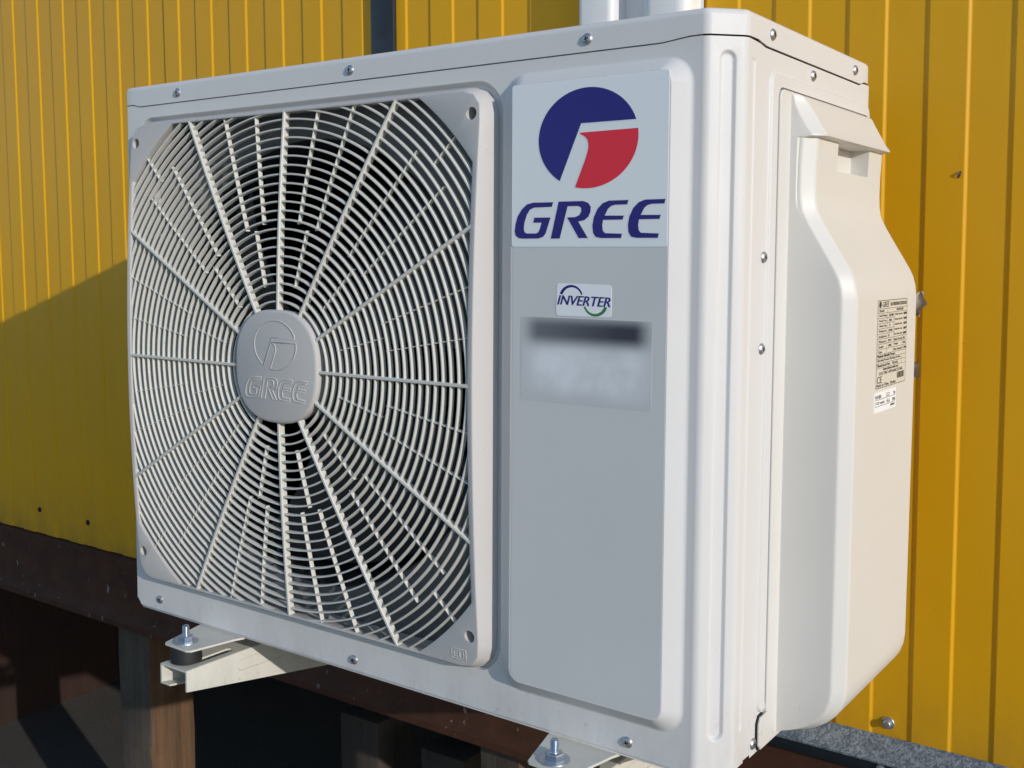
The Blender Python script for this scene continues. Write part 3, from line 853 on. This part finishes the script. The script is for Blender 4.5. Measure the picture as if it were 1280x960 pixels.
# ---- rating plate and white tag on the service cover
XP = .94045
bm = bmesh.new(); RP = rrect(.1975, .2995, .3478, .4382, .004, 3)
loft(bm, [[(XP-.0003, u, v) for u, v in RP], [(XP, u, v) for u, v in RP]]); poly(bm, RP, SIDE(XP))
plate = part('rating_plate', bm, M['tagplate'])
S1 = SIDE(XP+.0001); bm = bmesh.new()
def rule(bm, u0, v0, u1, v1, t=.0005):
    if abs(u1-u0) > abs(v1-v0): P = [(u0, v0-t/2), (u1, v1-t/2), (u1, v1+t/2), (u0, v0+t/2)]
    else: P = [(u0-t/2, v0), (u0+t/2, v0), (u1+t/2, v1), (u1-t/2, v1)]
    vs = [bm.verts.new(S1(*p)) for p in P]; bm.faces.new(vs)
u0, u1, v0, v1 = .1985, .2985, .3488, .4372
for a in ((u0, v0, u1, v0), (u0, v1, u1, v1), (u0, v0, u0, v1), (u1, v0, u1, v1)): rule(bm, *a, .0006)
rows = [.4290, .4245]+[.4245-.0052*i for i in range(1, 9)]
for i, v in enumerate(rows): rule(bm, u0, v, u1 if (i < 2 or i > 5) else .2560, v, .0004)
for v in (.3785, .3738, .3690): rule(bm, u0, v, u1, v, .0004)
for a in ((.2300, .3830, .2300, .4290), (.2520, .3830, .2520, .4245), (.2830, .3830, .2830, .4030), (.2830, .3690, .2830, .3785)): rule(bm, *a, .0004)
finish('table_lines', bm, M['ink'], plate, merge=0)
bm = bmesh.new(); S2 = SIDE(XP+.00012)
def tx(s, a, b, c_, d, shear=0):
    T_ = text2d(s, 1, shear)
    for q, e_ in ((0, 0), (.00035, .00002)):
        put_text(bm, T_, (lambda u, v: (S2(u, v)[0]+e_, u, v)), fit=(a+q, b+q, c_, d))
tx('GREE', .2125, .2345, .4305, .4360, .2); tx('AIR CONDITIONER OUTDOOR UNIT', .2390, .2965, .4312, .4348)
tx('OUTDOOR UNIT', .2600, .2850, .4256, .4282)
for i, (a, b, c_, d) in enumerate((('Model', '', '', ''), ('Rated Voltage', '220-240V', 'Cooling Capacity', '8000W'), ('Rated Freq.', '50Hz', 'Heating Capacity', '9500W'), ('Climate Type', 'T1', 'Cooling Power Input', '2300W'),
        ('Refrigerant', 'R410A', 'Heating Power Input', '2600W'), ('Isolation', 'I', 'Max. Power Input', '3600W'), ('Moisture', 'IP24', 'Rated Current', '16A'), ('Sound', '58dB', 'Weight', '68kg'), ('Date', '', 'Max. Pressure', '4.3MPa'))):
    zb_ = .4257-.0052*i if i else .4256
    tx(a, .2030, .2030+min(.0245, .0030*len(a)), zb_, zb_+.0026)
    if b: tx(b, .2350, .2350+min(.0150, .0026*len(b)), zb_, zb_+.0026)
    if c_: tx(c_, .2545, .2545+min(.0275, .0024*len(c_)), zb_, zb_+.0026)
    if d: tx(d, .2860, .2860+.0024*len(d), zb_, zb_+.0026)
for s, a, b, z_ in (('Maximum Allowable Pressure', .2005, .2600, .3797), ('Operating Pressure Discharge Suction', .2005, .2780, .3750), ('Manufactured Date     Barcode', .2005, .2700, .3702), ('www.outdoor-units.com', .2200, .2720, .3660),
                    ('ELECTRIC APPLIANCES INC.', .2080, .2900, .3618), ('Made in China  Zhuhai', .2000, .2640, .3500)):
    tx(s, a, b, z_, z_+.0030)
tx('CE', .2010, .2170, .3536, .3605)
finish('lettering', bm, M['ink'], plate, merge=0)
bm = bmesh.new(); uu = .2690
rnd = random.Random(3)
while uu < .2930:
    wv_ = rnd.choice((.0005, .0008, .0012)); vs = [bm.verts.new(S1(*p)) for p in ((uu, .3540), (uu+wv_, .3540), (uu+wv_, .3605), (uu, .3605))]; bm.faces.new(vs); uu += wv_+rnd.choice((.0004, .0006, .0008))
finish('barcode', bm, M['ink'], plate, merge=0)
flat_print('mark', [[(.2052+.0042*math.cos(R(a)), .4332+.0034*math.sin(R(a))) for a in range(0, 360, 24)]], M['ink'], plate, S1)
bm = bmesh.new(); TP = [(.1945, .3243), (.2670, .3243), (.2670, .3447), (.1945, .3447)]
loft(bm, [[(XP-.0003, u, v) for u, v in TP], [(XP+.0002, u, v) for u, v in TP]]); poly(bm, TP, SIDE(XP+.0002))
tagp = part('paper_tag', bm, M['paper'])
bm = bmesh.new(); S1 = SIDE(XP+.0003); S2 = SIDE(XP+.00032)
rule(bm, .1965, .3372, .2640, .3372, .0005); rule(bm, .1965, .3305, .2640, .3305, .0005)
tx('R410A:', .1975, .2170, .3382, .3420); tx('2.2', .2330, .2440, .3382, .3420); tx('kg', .2580, .2635, .3380, .3420)
tx('CO2 equiv.:', .1975, .2290, .3315, .3352); tx('4.6', .2340, .2450, .3315, .3352); tx('ton', .2540, .2640, .3315, .3352); tx('600004', .2480, .2625, .3268, .3292)
finish('lettering', bm, M['ink'], tagp, merge=0)

# ---- screws
def screw_mesh():
    bm = bmesh.new()
    lathe(bm, [(.0054, 0), (.0056, .0006), (.0053, .0011), (.0051, .0012), (.0047, .0019), (.0036, .0025), (.0018, .0028), (.0003, .00285)], 20, lambda a, b, h: (a, -h, b), 0, False, True)
    for q in (R(20), R(110)):
        box(bm, -.0025, .0025, -.00305, -.0022, -.0005, .0005, 0, 1, rot=Matrix.Rotation(q, 3, 'Y'))
    bmesh.ops.recalc_face_normals(bm, faces=bm.faces)
    for f in bm.faces: f.smooth = True
    for e in bm.edges:
        if len(e.link_faces) == 2: e.smooth = e.calc_face_angle(0) < R(40)
    me = bpy.data.meshes.new('screw'); bm.to_mesh(me); bm.free()
    me.materials.append(M['steel']); me.materials.append(M['dark']); return me
SM = screw_mesh()
def screw(x_, y_, z_, ax='F'):
    o = bpy.data.objects.new('screw', SM); col.objects.link(o); o.parent = ac
    o.location = OFF+Vector((x_, y_, z_))
    o.rotation_euler = (0, random.uniform(0, 1.5), 0) if ax == 'F' else (random.uniform(0, .0), 0, R(90))
    return o
for x_ in (.110, .412, .721): screw(x_, -.0013, .685)
for x_, z_ in ((.053, .015), (.412, .0125), (.774, .0125)): screw(x_, -.0001, z_)
for y_, z_ in ((.079, .6855), (.312, .6855)): screw(W+.0013, y_, z_, 'S')
for y_, z_ in ((.190, .6630), (.0735, .480), (.0730, .394), (.0735, .010)): screw(W-.0005, y_, z_, 'S')
for hx_, hz_ in HO:
    o = screw(hx_+.0005, .0052, hz_); o.scale = (.9, .9, .9)

# ---- feet
def foot_mesh():
    bm = bmesh.new()
    top = [(-.040, .055), (-.021, -.015), (-.017, -.0185), (.024, -.0195), (.030, -.016), (.041, .040), (.046, .055)]
    def L(z_, d): return [(a, b, z_) for a, b in (inset_poly(top, d) if d else top)]
    loft(bm, [L(-.0030, -.0006), L(-.0026, 0), L(-.0009, 0), L(-.0004, -.0006)], True, 0, True, True)
    return bm
f0 = finish('mounting_foot', foot_mesh(), M['bracket'], ac)
f0.location = OFF+Vector((.171, -.050, -.0035))
f1 = f0.copy(); col.objects.link(f1); f1.parent = ac; f1.location = OFF+Vector((.719, -.0445, -.0035))

# ---------------------------------------------------------------- wall brackets carrying the unit
def make_bracket(label, bx, by):
    t = empty('wall_bracket', label, 'bracket', MM @ Matrix.Translation((bx, by, -.0285)), 'wall brackets under the unit')
    XL, XR, T = -.0225, .0285, .0024
    yt, yb = -.022, .5285-by+.05       # tip and wall end
    bm = bmesh.new()
    slot = [(b, a) for a, b in []]
    sl_ = stadium(.0060, .0170, .000, .062, 6)
    outer = [(XL+.002, yt), (XR-.002, yt), (XR-.002, .50), (XL+.002, .50)]
    for zz in (0, -T): sheet(bm, [outer, sl_], lambda u, v, zz=zz: (u, v, zz))
    loft(bm, [[(u, v, 0) for u, v in sl_], [(u, v, -T) for u, v in sl_]])
    hz = lambda v: .0262+.085*max(0, (v-yt))/.52
    # side walls with rounded upper bends
    for sgn, X in ((1, XR), (-1, XL)):
        prof = lambda v: [(X-sgn*.002, 0), (X-sgn*.0008, -.0005), (X, -.002), (X, -hz(v)), (X-sgn*T, -hz(v)), (X-sgn*T, -.0026), (X-sgn*.0026, -T)]
        vsx = [yt, .0, .1, .3, .50]
        loft(bm, [[(a, v, b) for a, b in prof(v)] for v in vsx], True, 0, True, True)
    # bottom return of the left wall
    loft(bm, [[(XL+T, v, -hz(v)), (XL+.018, v, -hz(v)), (XL+.018, v, -hz(v)+T), (XL+T, v, -hz(v)+T)] for v in (yt, .1, .50)], True, 0, True, True)
    # tip edge of the top plate
    loft(bm, [[(XL+.002, yt, 0), (XR-.002, yt, 0)], [(XL+.002, yt, -T), (XR-.002, yt, -T)]], closed=False)
    arm = finish('arm', bm, M['bracket'], t, ang=35)
    bm = bmesh.new(); zr = .0
    pr = [(u, v) for u, v in [(.058+.006*math.cos(R(a)), -.0155+.0055*math.sin(R(a))) for a in range(90, 271, 20)]]
    pr2 = pr[:0]
    path = [(XR+.0001, .30, -.004-.0)]+[(XR+.0001, .064-.0065*math.sin(R(a)), -.0180+.0070*math.cos(R(a))-.0) for a in range(0, 181, 20)]+[(XR+.0001, .30, -.033)]
    tube(bm, path, .00065, 6)
    finish('pressed_outline', bm, M['bracket'], arm, ang=60)
    bm = bmesh.new(); box(bm, XL-.004, XR+.004, .515, .5285-by, -.12, .38, .002)
    finish('upright', bm, M['bracket'], t)
    lathe_bm = bmesh.new()
    lathe(lathe_bm, [(.0160, .0002), (.0190, .0015), (.0196, .006), (.0188, .0120), (.0192, .0180), (.0180, .0216), (.010, .0218)], 28, lambda a, b, h: (a, b, h), 0, True, True)
    finish('rubber_mount', lathe_bm, M['rubber'], t, ang=35)
    bm = bmesh.new(); lathe(bm, [(.0045, .0246), (.0150, .0247), (.0155, .0252), (.0153, .0264), (.0045, .0266)], 28, lambda a, b, h: (a, b, h))
    finish('washer', bm, M['bolt'], t, ang=35)
    bm = bmesh.new(); n6 = lambda r, h, o=0: [(r*math.cos(R(60*i+o)), r*math.sin(R(60*i+o)), h) for i in range(6)]
    loft(bm, [n6(.0094, .0264, 12), n6(.0097, .0270, 12), n6(.0097, .0318, 12), n6(.0090, .0328, 12), n6(.0046, .0329, 12)])
    finish('nut', bm, M['bolt'], t, ang=30)
    bm = bmesh.new(); pr = [(.0042, .0240)]
    hh = .0330
    while hh < .0440: pr += [(.0043, hh), (.0037, hh+.0006)]; hh += .0012
    pr += [(.0042, .0450), (.0030, .0462), (.0003, .0464)]
    lathe(bm, pr, 16, lambda a, b, h: (a, b, h), 0, False, True)
    finish('stud', bm, M['bolt'], t, ang=60)
    return t
b0 = make_bracket('cream channel bracket with black rubber mount at the lower left of the unit', .171, -.050)
b1 = b0.copy(); col.objects.link(b1)
b1.matrix_world = MM @ Matrix.Translation((.719, -.0445, -.0285))
b1['label'] = 'cream bracket under the right end of the unit, cut by the frame edge'
for ch in list(b0.children):
    c_ = ch.copy(); col.objects.link(c_); c_.parent = b1
    for g_ in ch.children:
        d_ = g_.copy(); col.objects.link(d_); d_.parent = c_
